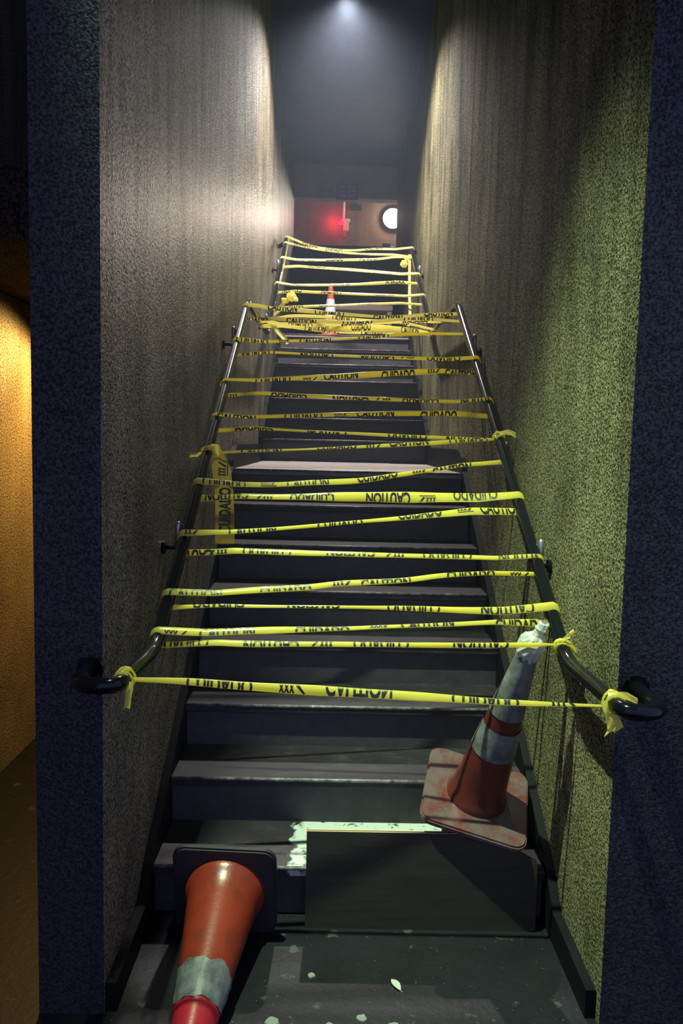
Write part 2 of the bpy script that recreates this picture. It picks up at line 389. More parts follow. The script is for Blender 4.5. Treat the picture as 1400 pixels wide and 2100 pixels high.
# ------------------------------------------------------------------ handrails
RAD = 0.0205
RAIL_L = [(-0.72, 2.05, 0.985), (-0.715, 1.90, 0.99), (-0.60, 1.86, 1.0), (-0.60, 2.28, 0.985), (-0.60, 4.60, 2.40), (-0.60, 5.92, 2.40), (-0.60, 8.0, 3.62)]
RAIL_R = [(0.735, 2.03, 0.97), (0.73, 1.83, 0.975), (0.62, 1.78, 0.985), (0.62, 2.25, 0.975), (0.62, 4.62, 2.415), (0.62, 5.92, 2.44), (0.62, 7.83, 3.55)]
def rail_at(P, y):
    for a, b in zip(P[2:-1], P[3:]):
        if a[1] <= y <= b[1]:
            k = (y-a[1])/(b[1]-a[1]); return a[2]+(b[2]-a[2])*k
    return P[-1][2]
def handrail(P, s, label, ys):
    t = thing('handrail', label, 'handrail', (P[2][0], P[2][1], P[2][2]))
    o = Vector(P[2]); L = lambda p: Vector(p)-o
    Q = P + [(P[-1][0]+s*0.02, P[-1][1]+0.10, P[-1][2]-0.03), (s*0.692, P[-1][1]+0.12, P[-1][2]-0.06)]
    bm = bmesh.new(); tube(bm, [L(p) for p in fillet(Q, 0.075, 7)], RAD, 18)
    obj('rail', bm, M['rail'], t, True)
    fl = bmesh.new(); q = Vector(P[0]); d = Vector((0, 1, 0))
    tube(fl, [L(q-d*0.012), L(q)], 0.036, 20)
    obj('end_flange', fl, M['rail'], t)
    for y in ys:
        z = rail_at(P, y); xr = abs(P[2][0])
        bm = bmesh.new()
        tube(bm, [L((s*xr, y, z-0.012)), L((s*xr, y, z-0.055)), L((s*(xr+0.03), y, z-0.075)), L((s*0.682, y, z-0.075))], 0.008, 10)
        b = obj('bracket', bm, M['rail'], t, True)
        pl = bmesh.new(); tube(pl, [L((s*0.691, y, z-0.075)), L((s*0.680, y, z-0.075))], 0.024, 18)
        obj('wall_plate', pl, M['rail'], b)
        pc = bmesh.new(); tube(pc, [L((s*(xr+0.034), y, z-0.09)), L((s*(xr+0.034), y, z+0.012)), L((s*(xr+0.034), y, z+0.020))], [0.011, 0.011, 0.005], 12)
        obj('peg', pc, M['steel'], b, True)
    return t
hl = handrail(RAIL_L, -1, 'glossy black handrail on the left wall', [2.78, 4.25, 6.2, 7.35])
hr = handrail(RAIL_R, 1, 'glossy black handrail on the right wall', [2.72, 4.22, 6.2, 7.2])
# ------------------------------------------------------------------ caution tape
def strand_curve(pts):
    P = np.array(pts, float); out = []
    n = len(P)
    for i in range(n-1):
        p0, p1, p2, p3 = P[max(i-1, 0)], P[i], P[i+1], P[min(i+2, n-1)]
        L = np.linalg.norm(p2[:3]-p1[:3]); k = max(2, int(L/0.014))
        for j in range(k):
            t = j/k
            out.append(0.5*((2*p1)+(-p0+p2)*t+(2*p0-5*p1+4*p2-p3)*t*t+(-p0+3*p1-3*p2+p3)*t**3))
    out.append(P[-1]); return np.array(out)
SECT = [(-0.34, 0.010), (0.05, 0.0125), (0.44, 0.007), (0.5, 0.002), (0.42, -0.0012), (0.0, -0.0022), (-0.42, -0.0012), (-0.5, 0.0012)]
def depth_at(v):
    return float(np.interp(v, [-0.5, -0.42, 0.0, 0.42, 0.5], [0.0012, -0.0012, -0.0022, -0.0012, 0.002]))
def unit(a): return a/np.maximum(np.linalg.norm(a, axis=-1, keepdims=True), 1e-9)
def axis_dir(P, y):
    for a, b in zip(P[2:-1], P[3:]):
        if a[1]-1e-6 <= y <= b[1]+1e-6:
            return unit(np.array(b, float)-np.array(a, float))
    return unit(np.array(P[-1], float)-np.array(P[-2], float))
def add_ribbon(bm, C, W, Nn, w, sect=SECT):
    rows = []
    for c, wd, nn, ww in zip(C, W, Nn, w):
        rows.append([bm.verts.new(tuple(c+wd*(v*ww)-nn*(-d)*min(1.0, ww/0.02))) for v, d in sect])
    for A, B in zip(rows[:-1], rows[1:]):
        for k in range(len(sect)-1): bm.faces.new((A[k], A[k+1], B[k+1], B[k]))
def add_flat(bm, P, W, w, wav=0.0, seed=0):
    """a loose single-ply piece of tape: centreline P, width vectors W"""
    rows = []
    for i, (p, wd) in enumerate(zip(P, W)):
        p = Vector(p); wd = Vector(wd).normalized(); row = []
        for k in range(5):
            v = (k/4-0.5)*w
            row.append(bm.verts.new(p+wd*v+Vector((0, wav*math.sin(i*0.9+k*1.3+seed), wav*0.4*math.cos(i*1.7+k+seed)))))
        rows.append(row)
    for A, B in zip(rows[:-1], rows[1:]):
        for k in range(4): bm.faces.new((A[k], A[k+1], B[k+1], B[k]))
WORD = {'A': ('CAUTION', 0.168, 0.050), 'B': ('CUIDADO', 0.168, 0.050)}
def logo():
    """slanted strokes, ring and swoosh printed between the words"""
    V, F = [], []
    def quad(a, b, c, d):
        i = len(V); V.extend([a, b, c, d]); F.append((i, i+1, i+2, i+3))
    for k in range(3):
        x = -0.026+k*0.013
        quad((x-0.006, -0.012, 0), (x-0.001, -0.012, 0), (x+0.008, 0.012, 0), (x+0.003, 0.012, 0))
        quad((x+0.003, -0.012, 0), (x+0.007, -0.012, 0), (x-0.002, 0.012, 0), (x-0.006, 0.012, 0))
    quad((0.008, -0.010, 0), (0.016, -0.014, 0), (0.036, 0.012, 0), (0.030, 0.013, 0))
    quad((-0.03, -0.019, 0), (0.03, -0.019, 0), (0.03, -0.0155, 0), (-0.03, -0.0155, 0))
    return np.array(V), F
LOGO = logo()
RK = random.Random(11)
def lettering(words, S, C, W, Nn, w, mode, par, m=None):
    for s0, k in words:
        bm = bmesh.new()
        if k == 'L': V, F = LOGO
        else: V, F = text_mesh(*WORD[k])
        V = V.copy()
        if mode == 'r': V[:, 0] *= -1; V[:, 1] *= -1
        if mode == 'v': V[:, 1] *= -1
        ww = float(np.interp(s0, S, w)); half = ww*0.47
        sh = RK.uniform(-0.014, 0.014)
        b2 = bmesh.new(); vs = [b2.verts.new((v[0], v[1]+sh, 0)) for v in V]
        for f in F:
            try: b2.faces.new([vs[i] for i in f])
            except ValueError: pass
        # long faces get a few cuts so that they bend with the film
        for cut in np.arange(-0.08, 0.081, 0.02):
            bmesh.ops.bisect_plane(b2, geom=b2.verts[:]+b2.edges[:]+b2.faces[:], plane_co=(cut, 0, 0), plane_no=(1, 0, 0))
        for cut in (-0.25*ww, 0.0, 0.25*ww):
            bmesh.ops.bisect_plane(b2, geom=b2.verts[:]+b2.edges[:]+b2.faces[:], plane_co=(0, cut, 0), plane_no=(0, 1, 0))
        bmesh.ops.bisect_plane(b2, geom=b2.verts[:]+b2.edges[:]+b2.faces[:], plane_co=(0, half, 0), plane_no=(0, 1, 0), clear_outer=True)
        bmesh.ops.bisect_plane(b2, geom=b2.verts[:]+b2.edges[:]+b2.faces[:], plane_co=(0, -half, 0), plane_no=(0, -1, 0), clear_outer=True)
        b2.verts.index_update(); new = []
        for v in b2.verts:
            s = min(max(s0+v.co.x, S[0]), S[-1]); vv = v.co.y/ww
            wl = float(np.interp(s, S, w)); vv = max(-0.49, min(0.49, vv))
            c = np.array([np.interp(s, S, C[:, j]) for j in range(3)])
            wd = np.array([np.interp(s, S, W[:, j]) for j in range(3)])
            nn = np.array([np.interp(s, S, Nn[:, j]) for j in range(3)])
            new.append(bm.verts.new(tuple(c+wd*vv*wl+nn*(depth_at(vv)*min(1.0, wl/0.02)-0.0009))))
        for f in b2.faces:
            try: bm.faces.new([new[v.index] for v in f.verts])
            except ValueError: pass
        b2.free()
        obj('lettering', bm, M['ink'], par)
def crumple(bm, c, r, seed, squash=(1, 1, 1)):
    q = bmesh.ops.create_icosphere(bm, subdivisions=2, radius=1.0)
    for v in q['verts']:
        d = v.co.normalized(); k = 0.72+0.55*noise.noise(d*2.3+Vector((seed, 0, 0)))
        v.co = Vector(c)+Vector((d.x*squash[0], d.y*squash[1], d.z*squash[2]))*r*k
def strand(idx, data, label, group):
    key, pts, words, mode, eL, eR, cL, cR = data
    C = strand_curve(pts); w = np.maximum(C[:, 3], 0.004); C = C[:, :3]
    n = len(C); rk = random.Random(idx*13+5)
    S = np.concatenate([[0], np.cumsum(np.linalg.norm(np.diff(C, axis=0), axis=1))])
    al_ = {-1: 0.0, 1: 0.0}
    # lead the ends over (w) or under (i) the tubes
    for side, e, c in ((-1, eL, cL), (1, eR, cR)):
        if e == 'k': continue
        P = RAIL_L if side < 0 else RAIL_R
        ax = axis_dir(P, c[1]); nn = np.array([0, -ax[2], ax[1]]); R = RAD+0.005
        p = C[0] if side < 0 else C[-1]
        rel = p-np.array(c); al = float(rel@ax); al_[side] = al
        want = np.array(c)+ax*al+(R if e == 'w' else -R)*nn
        if e == 'w': want[0] = c[0]
        sh = want-p; d = S if side < 0 else S[-1]-S
        k = np.clip(1-d/0.16, 0, 1)[:, None]
        C = C+k*sh[None, :]
    S = np.concatenate([[0], np.cumsum(np.linalg.norm(np.diff(C, axis=0), axis=1))])
    T = unit(np.gradient(C, axis=0))
    ph, f1 = rk.uniform(0, 6), rk.uniform(2.0, 4.5)
    tilt = (-0.35 if 3.35 < C[0, 1] < 6.0 else 0.48)+0.30*np.sin(S*f1+ph)+0.12*np.sin(S*9+2*ph)
    W = np.stack([0*tilt, np.sin(tilt), np.cos(tilt)], 1)
    W = unit(W-T*np.sum(W*T, 1, keepdims=True))
    w = w*(1+0.05*np.sin(S*23+ph))
    Nn = unit(np.cross(T, W))          # points away from the viewer side (towards +Y)
    Nn = np.where(Nn[:, 1:2] < 0, -Nn, Nn)
    t = thing('caution_tape', label, 'caution tape', tuple(np.round(C[n//2], 4)), group)
    o = C[n//2].copy(); C = C-o
    lettering(words, S, C, W, Nn, w, mode, t)
    # turns about the rails
    pre, post = [], []
    for side, e, c, lst in ((-1, eL, cL, pre), (1, eR, cR, post)):
        P = RAIL_L if side < 0 else RAIL_R
        ax = axis_dir(P, c[1]); nn = np.array([0, -ax[2], ax[1]]); ow = np.array([side, 0, 0.0])
        c = np.array(c)-o; R = RAD+0.0035
        if e == 'w':
            for k in range(1, 11):
                th = math.radians(20*k)
                lst.append((c+al_[side]*ax+R*(math.cos(th)*nn+math.sin(th)*ow), ax, -(math.cos(th)*nn+math.sin(th)*ow)))
        elif e == 'i':
            for k in range(1, 4):
                th = math.radians(180-20*k)
                lst.append((c+al_[side]*ax+R*(math.cos(th)*nn+math.sin(th)*ow), ax, -(math.cos(th)*nn+math.sin(th)*ow)))
    Ca, Wa, Na, wa = list(C), list(W), list(Nn), list(w)
    for lst, at in ((pre, 0), (post, -1)):
        if not lst: continue
        wr = max(wa[at], 0.016)
        for q, (c, a, nv) in enumerate(lst):
            ref = Wa[at]
            a = a if np.dot(a, ref) > 0 else -a
            b = min(1.0, 0.25*(q+1)); wd = unit(a*b+ref*(1-b))
            if at == 0: Ca.insert(0, c); Wa.insert(0, wd); Na.insert(0, nv); wa.insert(0, wr)
            else: Ca.append(c); Wa.append(wd); Na.append(nv); wa.append(wr)
    bm = bmesh.new(); add_ribbon(bm, Ca, Wa, Na, wa)
    obj('film', bm, M['tape_pale_lit'] if (key[0] == 'U' or key in ('S17', 'S18', 'S19', 'S20', 'S21', 'S22')) else M['tape'], t, True)
    return t, o
TAPE = [
    ('S1',[(-0.5905,1.9305,0.997,0.0111),(-0.4528,1.9248,0.9964,0.016),(-0.2787,1.9176,0.9882,0.0221),(-0.0504,1.9082,0.982,0.0245),(0.1862,1.8984,0.976,0.0219),(0.3633,1.8911,0.9695,0.0158),(0.5801,1.8822,0.968,0.0073),(0.6304,1.8801,0.9685,0.0061)],[(0.233,'B'),(0.415,'L'),(0.584,'A'),(0.9,'B'),(1.094,'L')],'v','k','k',(-0.6,1.93,1.0),(0.62,1.88,0.985)),
    ('S2',[(-0.5801,2.3154,0.9951,0.0177),(-0.4299,2.3133,0.9957,0.0206),(-0.3209,2.3118,0.9938,0.0206),(-0.0472,2.3081,0.9988,0.0162),(0.238,2.3041,1.0026,0.0147),(0.4876,2.3007,1.0085,0.0147),(0.5667,2.2996,1.0119,0.0088),(0.599,2.2992,1.0126,0.0044)],[(0.069,'B'),(0.342,'A'),(0.496,'L'),(0.673,'B'),(0.974,'A')],'r','i','k',(-0.6,2.303,0.999),(0.62,2.309,1.011)),
    ('S3',[(-0.6148,2.3127,1.0221,0.022),(-0.4862,2.3235,1.022,0.0251),(-0.324,2.3371,1.028,0.0238),(-0.1969,2.3478,1.0309,0.0209),(-0.0475,2.3604,1.034,0.0135),(0.0989,2.3727,1.0409,0.0121),(0.2855,2.3884,1.0479,0.0137),(0.4123,2.399,1.0541,0.0168),(0.6018,2.415,1.0605,0.0277)],[(0.052,'L'),(0.207,'A'),(0.496,'B'),(0.676,'L'),(0.824,'A'),(1.123,'B')],'n','w','i',(-0.6,2.326,1.013),(0.62,2.404,1.069)),
    ('S4',[(-0.5824,2.4545,1.0801,0.0186),(-0.4859,2.4523,1.0802,0.0124),(-0.3365,2.4489,1.0793,0.0109),(-0.0479,2.4423,1.0835,0.0093),(0.1255,2.4384,1.0847,0.0139),(0.4022,2.4321,1.0839,0.0232),(0.6269,2.427,1.0912,0.0309)],[(0.162,'B'),(0.465,'A'),(0.782,'B'),(1.079,'A')],'r','i','w',(-0.6,2.442,1.084),(0.62,2.44,1.09)),
    ('S5',[(-0.6183,2.4624,1.1054,0.0234),(-0.4567,2.4827,1.1142,0.022),(-0.3251,2.4992,1.1233,0.0221),(-0.1663,2.5192,1.1309,0.0223),(-0.0484,2.534,1.1436,0.0192),(0.1476,2.5586,1.153,0.0194),(0.2924,2.5768,1.1693,0.0163),(0.4462,2.5961,1.1775,0.0148),(0.6007,2.6155,1.1875,0.0132)],[(0.086,'A'),(0.375,'B'),(0.56,'L'),(0.707,'A'),(0.998,'B'),(1.168,'L')],'n','w','i',(-0.6,2.477,1.105),(0.62,2.606,1.191)),
    ('S6',[(-0.5797,2.6861,1.2278,0.0237),(-0.488,2.6826,1.2234,0.0203),(-0.3627,2.6779,1.2234,0.0219),(-0.049,2.6659,1.2224,0.0185),(0.1791,2.6572,1.2226,0.0168),(0.4144,2.6483,1.2238,0.0167),(0.5509,2.6431,1.2214,0.0167),(0.6406,2.6397,1.2189,0.015)],[(0.024,'A'),(0.126,'L'),(0.295,'B'),(0.585,'A'),(0.738,'L'),(0.916,'B'),(1.175,'A')],'r','i','w',(-0.6,2.674,1.226),(0.62,2.653,1.22)),
    ('S7',[(-0.613,2.7177,1.2658,0.0273),(-0.4817,2.7399,1.2781,0.0189),(-0.3472,2.7626,1.287,0.0139),(-0.1655,2.7933,1.3016,0.0123),(0.0123,2.8234,1.3182,0.0124),(0.1578,2.848,1.3314,0.0161),(0.3132,2.8742,1.3485,0.0271),(0.4733,2.9013,1.3641,0.0346),(0.5983,2.9224,1.3761,0.0312)],[(0.02,'L'),(0.239,'A'),(0.556,'B'),(0.857,'B'),(1.032,'L'),(1.174,'A')],'n','w','i',(-0.6,2.732,1.261),(0.62,2.914,1.378)),
    ('S8',[(-0.5814,2.965,1.397,0.0315),(-0.4656,2.9635,1.3941,0.0241),(-0.3191,2.9614,1.3926,0.0222),(-0.1727,2.9594,1.396,0.0278),(0.0237,2.9567,1.3997,0.0371),(0.1904,2.9544,1.4017,0.0408),(0.4291,2.9512,1.4071,0.0407),(0.6307,2.9484,1.4089,0.0352)],[(0.114,'A'),(0.259,'L'),(0.439,'B'),(0.728,'A'),(0.877,'L'),(1.059,'B')],'r','i','w',(-0.6,2.953,1.395),(0.62,2.961,1.407)),
    ('S9',[(-0.6141,2.9957,1.4336,0.0299),(-0.4984,3.017,1.435,0.0264),(-0.3267,3.0485,1.4343,0.0191),(-0.1773,3.0759,1.4437,0.0231),(0.0179,3.1118,1.454,0.0234),(0.1774,3.141,1.4786,0.0177),(0.3196,3.1672,1.5005,0.0158),(0.466,3.194,1.5287,0.016),(0.5938,3.2175,1.5569,0.0221)],[(0.1,'B'),(0.273,'L'),(0.427,'A'),(0.71,'B'),(0.887,'L'),(1.023,'A')],'n','w','i',(-0.6,3.011,1.431),(0.62,3.21,1.558)),
    ('S10',[(-0.5873,3.199,1.5488,0.01),(-0.4578,3.213,1.5585,0.012),(-0.3012,3.23,1.5668,0.0101),(-0.1851,3.2426,1.5733,0.0081),(0.0194,3.2647,1.5866,0.0122),(0.1545,3.2794,1.5969,0.0163),(0.3158,3.2968,1.6094,0.0205),(0.4452,3.3109,1.6218,0.0165),(0.5718,3.3246,1.6287,0.0104),(0.6077,3.3285,1.6337,0.0083)],[(0.207,'A'),(0.52,'B'),(0.673,'L'),(0.825,'A'),(1.082,'B')],'n','k','k',(-0.6,3.208,1.551),(0.62,3.34,1.637)),
    ('S11',[(-0.5811,3.3935,1.6575,0.0211),(-0.4858,3.3884,1.6574,0.0168),(-0.3348,3.3804,1.6524,0.0126),(-0.1906,3.3728,1.6472,0.0105),(0.0356,3.3608,1.6417,0.0125),(0.2731,3.3482,1.6352,0.0146),(0.4266,3.3401,1.6326,0.0125),(0.5794,3.332,1.631,0.0104),(0.6081,3.3304,1.6337,0.0083)],[(0.172,'B'),(0.488,'A'),(0.833,'B'),(1.082,'A')],'r','i','k',(-0.6,3.382,1.657),(0.62,3.34,1.637)),
    ('S12',[(-0.6219,3.4373,1.6976,0.017),(-0.4625,3.4507,1.7048,0.015),(-0.1802,3.4746,1.7195,0.0172),(0.1558,3.503,1.7346,0.0239),(0.4002,3.5237,1.743,0.0241),(0.5983,3.5404,1.7525,0.022)],[(0.089,'A'),(0.382,'B'),(0.55,'L'),(0.703,'A'),(0.989,'B')],'n','w','i',(-0.6,3.452,1.7),(0.62,3.53,1.753)),
    ('S13',[(-0.5837,3.6719,1.825,0.0182),(-0.4366,3.6632,1.8234,0.0159),(-0.2058,3.6494,1.8131,0.0181),(0.0838,3.6322,1.8067,0.018),(0.4105,3.6128,1.8021,0.0157),(0.6369,3.5993,1.803,0.0156)],[(0.031,'L'),(0.305,'B'),(0.592,'A'),(0.745,'L'),(0.913,'B'),(1.181,'A')],'r','i','w',(-0.6,3.66,1.827),(0.62,3.613,1.803)),
    ('S14',[(-0.6105,3.7158,1.8703,0.0138),(-0.3148,3.7624,1.899,0.0209),(-0.0874,3.7982,1.9171,0.0258),(0.2274,3.8478,1.9466,0.0285),(0.442,3.8816,1.9647,0.024),(0.5999,3.9065,1.9759,0.0193)],[(0.225,'B'),(0.4,'L'),(0.553,'A'),(0.836,'B'),(1.015,'L'),(1.157,'A')],'n','w','i',(-0.6,3.73,1.869),(0.62,3.897,1.976)),
    ('S15',[(-0.5755,4.0426,2.0566,0.0174),(-0.3767,4.0301,2.0513,0.0124),(-0.0687,4.0108,2.04,0.0124),(0.2157,3.993,2.0343,0.0172),(0.4531,3.9781,2.0311,0.0196),(0.6372,3.9666,2.0269,0.0196)],[(0.123,'B'),(0.422,'A'),(0.731,'A'),(0.884,'L'),(1.063,'B')],'r','i','w',(-0.6,4.032,2.053),(0.62,3.98,2.026)),
    ('S16',[(-0.6179,4.1088,2.1067,0.0202),(-0.4304,4.1414,2.119,0.0178),(-0.1499,4.1903,2.1407,0.0129),(0.1369,4.2402,2.17,0.013),(0.2546,4.2607,2.1876,0.0184),(0.4323,4.2917,2.2012,0.0158),(0.5883,4.3188,2.2243,0.0133)],[(0.082,'B'),(0.253,'L'),(0.415,'A'),(0.732,'B')],'n','w','i',(-0.6,4.124,2.11),(0.62,4.312,2.228)),
    ('S17',[(-0.6167,4.5055,2.3465,0.0221),(-0.5276,4.5096,2.352,0.0221),(-0.343,4.5179,2.347,0.0249),(-0.06,4.5307,2.3313,0.0195),(0.2123,4.543,2.3234,0.0167),(0.3985,4.5514,2.3401,0.0196),(0.5598,4.5586,2.3682,0.0196)],[(0.208,'A'),(0.477,'B'),(0.812,'A'),(1.103,'A')],'n','w','i',(-0.6,4.519,2.35),(0.62,4.549,2.372)),
    ('S18',[(-0.5795,4.4504,2.3007,0.0191),(-0.483,4.4517,2.2871,0.0191),(-0.1935,4.4556,2.2759,0.0246),(0.0256,4.4585,2.2735,0.0192),(0.268,4.4618,2.2986,0.0164),(0.4008,4.4636,2.3074,0.0165),(0.5355,4.4654,2.3109,0.0165)],[(0.048,'B'),(0.319,'A'),(0.634,'B'),(0.978,'B')],'n','i','i',(-0.6,4.438,2.301),(0.62,4.454,2.314)),
    ('S19',[(-0.6031,5.3858,2.3998,0.0198),(-0.3172,5.348,2.3848,0.023),(-0.0254,5.3094,2.3861,0.0163),(0.2605,5.2716,2.4001,0.0162),(0.4729,5.2435,2.4073,0.0193),(0.7667,5.2046,2.4054,0.0192)],[(0.275,'B'),(0.639,'A'),(1.044,'B')],'r','i','w',(-0.6,5.385,2.4),(0.62,5.224,2.427)),
    ('S20',[(-0.6066,5.4223,2.3986,0.02),(-0.3983,5.5082,2.3897,0.0237),(-0.1591,5.6068,2.3858,0.0276),(0.0889,5.709,2.3922,0.0246),(0.2963,5.7945,2.4123,0.0249),(0.5443,5.8968,2.4322,0.0218),(0.6093,5.9236,2.4339,0.0182)],[(0.309,'A'),(0.492,'B'),(0.835,'A'),(1.235,'B')],'n','i','i',(-0.6,5.425,2.4),(0.62,5.92,2.44)),
    ('S21',[(-0.4713,5.0905,2.3434,0.0187),(-0.3073,5.2058,2.3422,0.0256),(-0.0683,5.3739,2.3653,0.0363),(0.1719,5.5428,2.3982,0.0511),(0.2827,5.6208,2.4085,0.0518),(0.4836,5.7621,2.4227,0.0319),(0.6195,5.8577,2.4286,0.0216)],[(0.417,'A'),(0.798,'B'),(1.242,'A')],'n','i','i',(-0.6,5.0,2.4),(0.62,5.85,2.44)),
    ('S22',[(-0.5511,5.2431,2.4081,0.0193),(-0.3874,5.2969,2.4331,0.0195),(-0.1578,5.3723,2.444,0.0198),(0.0487,5.4402,2.4399,0.0234),(0.2882,5.5189,2.4443,0.0203),(0.464,5.5767,2.4403,0.0171),(0.5714,5.612,2.4379,0.0173)],[(0.598,'B'),(0.997,'A')],'r','i','i',(-0.6,5.227,2.4),(0.62,5.627,2.434)),
    ('U1',[(-0.5829,7.9627,3.6038,0.029),(-0.5041,7.9426,3.5772,0.0242),(-0.3522,7.9038,3.5244,0.0241),(-0.2044,7.8661,3.4909,0.0239),(0.0416,7.8033,3.468,0.0238),(0.2808,7.7422,3.4731,0.0283),(0.6131,7.6573,3.4541,0.0233)],[(0.261,'A'),(0.514,'B'),(0.904,'A')],'n','w','w',(-0.6,7.979,3.608),(0.62,7.668,3.456)),
    ('U2',[(-0.5722,7.8048,3.5134,0.0285),(-0.3849,7.7626,3.4754,0.0236),(-0.1428,7.7081,3.4316,0.0235),(0.1595,7.6401,3.398,0.0233),(0.3953,7.587,3.3846,0.0231),(0.586,7.5441,3.3748,0.023)],[(0.171,'B'),(0.491,'A'),(0.803,'B')],'r','w','i',(-0.6,7.823,3.516),(0.62,7.524,3.372)),
    ('U3',[(-0.6258,7.4027,3.277,0.0271),(-0.3111,7.4365,3.2836,0.0272),(-0.0208,7.4677,3.2978,0.0273),(0.2719,7.4991,3.321,0.0274),(0.511,7.5248,3.364,0.0229),(0.5804,7.5322,3.3719,0.023)],[(0.213,'A'),(0.486,'B'),(0.807,'A')],'n','w','i',(-0.6,7.418,3.278),(0.62,7.524,3.372)),
    ('U4',[(-0.5992,7.2944,3.201,0.0267),(-0.3033,7.2221,3.1729,0.0308),(0.0351,7.1395,3.1415,0.0349),(0.3664,7.0586,3.1053,0.0345),(0.6283,6.9946,3.071,0.0214)],[(0.338,'B'),(0.619,'A'),(0.945,'B')],'r','i','w',(-0.6,7.282,3.199),(0.62,7.009,3.073)),
    ('U5',[(-0.6314,6.8209,2.9331,0.025),(-0.2888,6.8443,2.9419,0.0251),(0.0336,6.8662,2.9582,0.0252),(0.358,6.8883,2.9844,0.0295),(0.5909,6.9042,3.0081,0.0253)],[(0.164,'B'),(0.541,'A'),(1.019,'B')],'n','w','i',(-0.6,6.835,2.937),(0.62,6.894,3.006)),
    ('U6',[(-0.5964,6.722,2.8663,0.0247),(-0.2826,6.6771,2.8494,0.0245),(0.0314,6.6321,2.8366,0.0244),(0.3416,6.5877,2.8241,0.0242),(0.6322,6.546,2.8117,0.0241)],[(0.138,'A'),(0.47,'B'),(0.92,'A')],'r','i','w',(-0.6,6.71,2.864),(0.62,6.56,2.812)),
    ('U7',[(-0.4415,6.4179,2.6816,0.0236),(-0.1314,6.4322,2.7031,0.0237),(0.1328,6.4444,2.7231,0.0237),(0.3348,6.4537,2.7335,0.0237),(0.5891,6.4654,2.7513,0.0198)],[(0.158,'B'),(0.454,'A'),(0.751,'B')],'n','i','i',(-0.6,6.398,2.681),(0.62,6.455,2.751)),
]
ORD = ['first', 'second', 'third', 'fourth', 'fifth', 'sixth', 'seventh', 'eighth', 'ninth', 'tenth', 'eleventh', 'twelfth', 'thirteenth', 'fourteenth', 'fifteenth', 'sixteenth']
LAB = {'S1': 'lowest yellow caution tape strand, knotted to both handrail ends with loose tails',
       'S2': 'second caution tape strand from the bottom, knotted to the right rail above the leaning cone',
       'S10': 'tenth caution tape strand from the bottom, its wide loose end hanging at left',
       'S11': 'eleventh caution tape strand from the bottom, running into the knot on the right rail',
       'S17': 'topmost caution tape strand of the tangle where the near rails end',
       'S18': 'second caution tape strand down in the tangle where the near rails end',
       'S19': 'caution tape strand in the tangle that wraps in front of the right rail',
       'S20': 'lowest sagging caution tape strand of the tangle at the landing',
       'S21': 'widest pale caution tape strand of the tangle, spread open with CUIDADO showing',
       'S22': 'thin crossing caution tape strand between the tangled strands at the landing',
       'U1': 'topmost sagging caution tape strand at the upper end of the far rails',
       'U2': 'second caution tape strand from the top on the far rails',
       'U3': 'third caution tape strand from the top on the far rails',
       'U4': 'fourth caution tape strand from the top, sloping down to the right on the far rails',
       'U5': 'fifth caution tape strand from the top, crossing in front of the small cone tip',
       'U6': 'sixth caution tape strand from the top on the far rails, across the small cone',
       'U7': 'lowest caution tape strand of the far rails, with a crumpled bundle at its left end'}
TOP = {}
for i, d in enumerate(TAPE):
    k = d[0]
    if k in LAB: lab = LAB[k]
    else: lab = 'caution tape strand between the near handrails, %s from the bottom counted at the left rail' % ORD[int(k[1:])-1]
    grp = 'caution tape strands on the upper rails' if k[0] == 'U' else ('tangled caution tape strands at the landing' if int(k[1:]) > 16 else 'caution tape strands across the lower flight')
    TOP[k] = strand(i, d, lab, grp)
def local(k, pts):
    o = Vector(tuple(TOP[k][1])); return [Vector(p)-o for p in pts]
def knot(k, P, y, x, tails, seed, label=None):
    """loops about the rail, a pinched lump and loose tails, all parts of the strand"""
    par = TOP[k][0]; z = rail_at(P, y); ax = axis_dir(P, y); nn = np.array([0, -ax[2], ax[1]]); ow = np.array([math.copysign(1, x), 0, 0.0])
    c = np.array([x, y, z])-TOP[k][1]
    bm = bmesh.new()
    for j in range(2):
        Cs, Ws, Ns, ws = [], [], [], []
        for q in range(15):
            th = 2*math.pi*q/14; r = RAD+0.004+0.0025*j+0.002*math.sin(3*th+seed)
            dv = math.cos(th)*nn+math.sin(th)*ow
            Cs.append(c+r*dv+ax*(0.008*(j-0.5)*2+0.006*math.sin(th+seed+j))); Ws.append(ax); Ns.append(-dv); ws.append(0.012)
        add_ribbon(bm, Cs, Ws, Ns, ws)
    crumple(bm, c+nn*(RAD+0.006)-ow*0.010, 0.010, seed, (1.3, 0.9, 0.9))
    obj('knot', bm, M['tape'], par, False)
    for tp, tw, wd in tails:
        tb = bmesh.new(); Q = fillet(local(k, tp), 0.02, 4)
        add_flat(tb, Q, [wd]*len(Q), tw, 0.003, seed)
        obj('loose_tail', tb, M['tape'], par, True)
knot('S1', RAIL_L, 1.93, -0.60, [([(-0.578, 1.905, 1.00), (-0.577, 1.895, 0.98), (-0.582, 1.89, 0.935)], 0.016, (1, 0.2, 0.1)),
                                  ([(-0.585, 1.91, 1.015), (-0.605, 1.90, 1.022), (-0.635, 1.90, 0.995)], 0.014, (0.2, 0.5, 0.8))], 1.0)
knot('S1', RAIL_R, 1.86, 0.62, [([(0.598, 1.855, 0.995), (0.603, 1.845, 0.965), (0.612, 1.84, 0.935), (0.600, 1.835, 0.915)], 0.030, (1, 0.2, 0.55)),
                                 ([(0.60, 1.85, 1.0), (0.635, 1.84, 1.012), (0.668, 1.84, 0.995)], 0.018, (0.1, 0.5, 0.8)),
                                 ([(0.615, 1.86, 0.96), (0.632, 1.85, 0.92)], 0.026, (1, 0.3, 0.3))], 2.0)
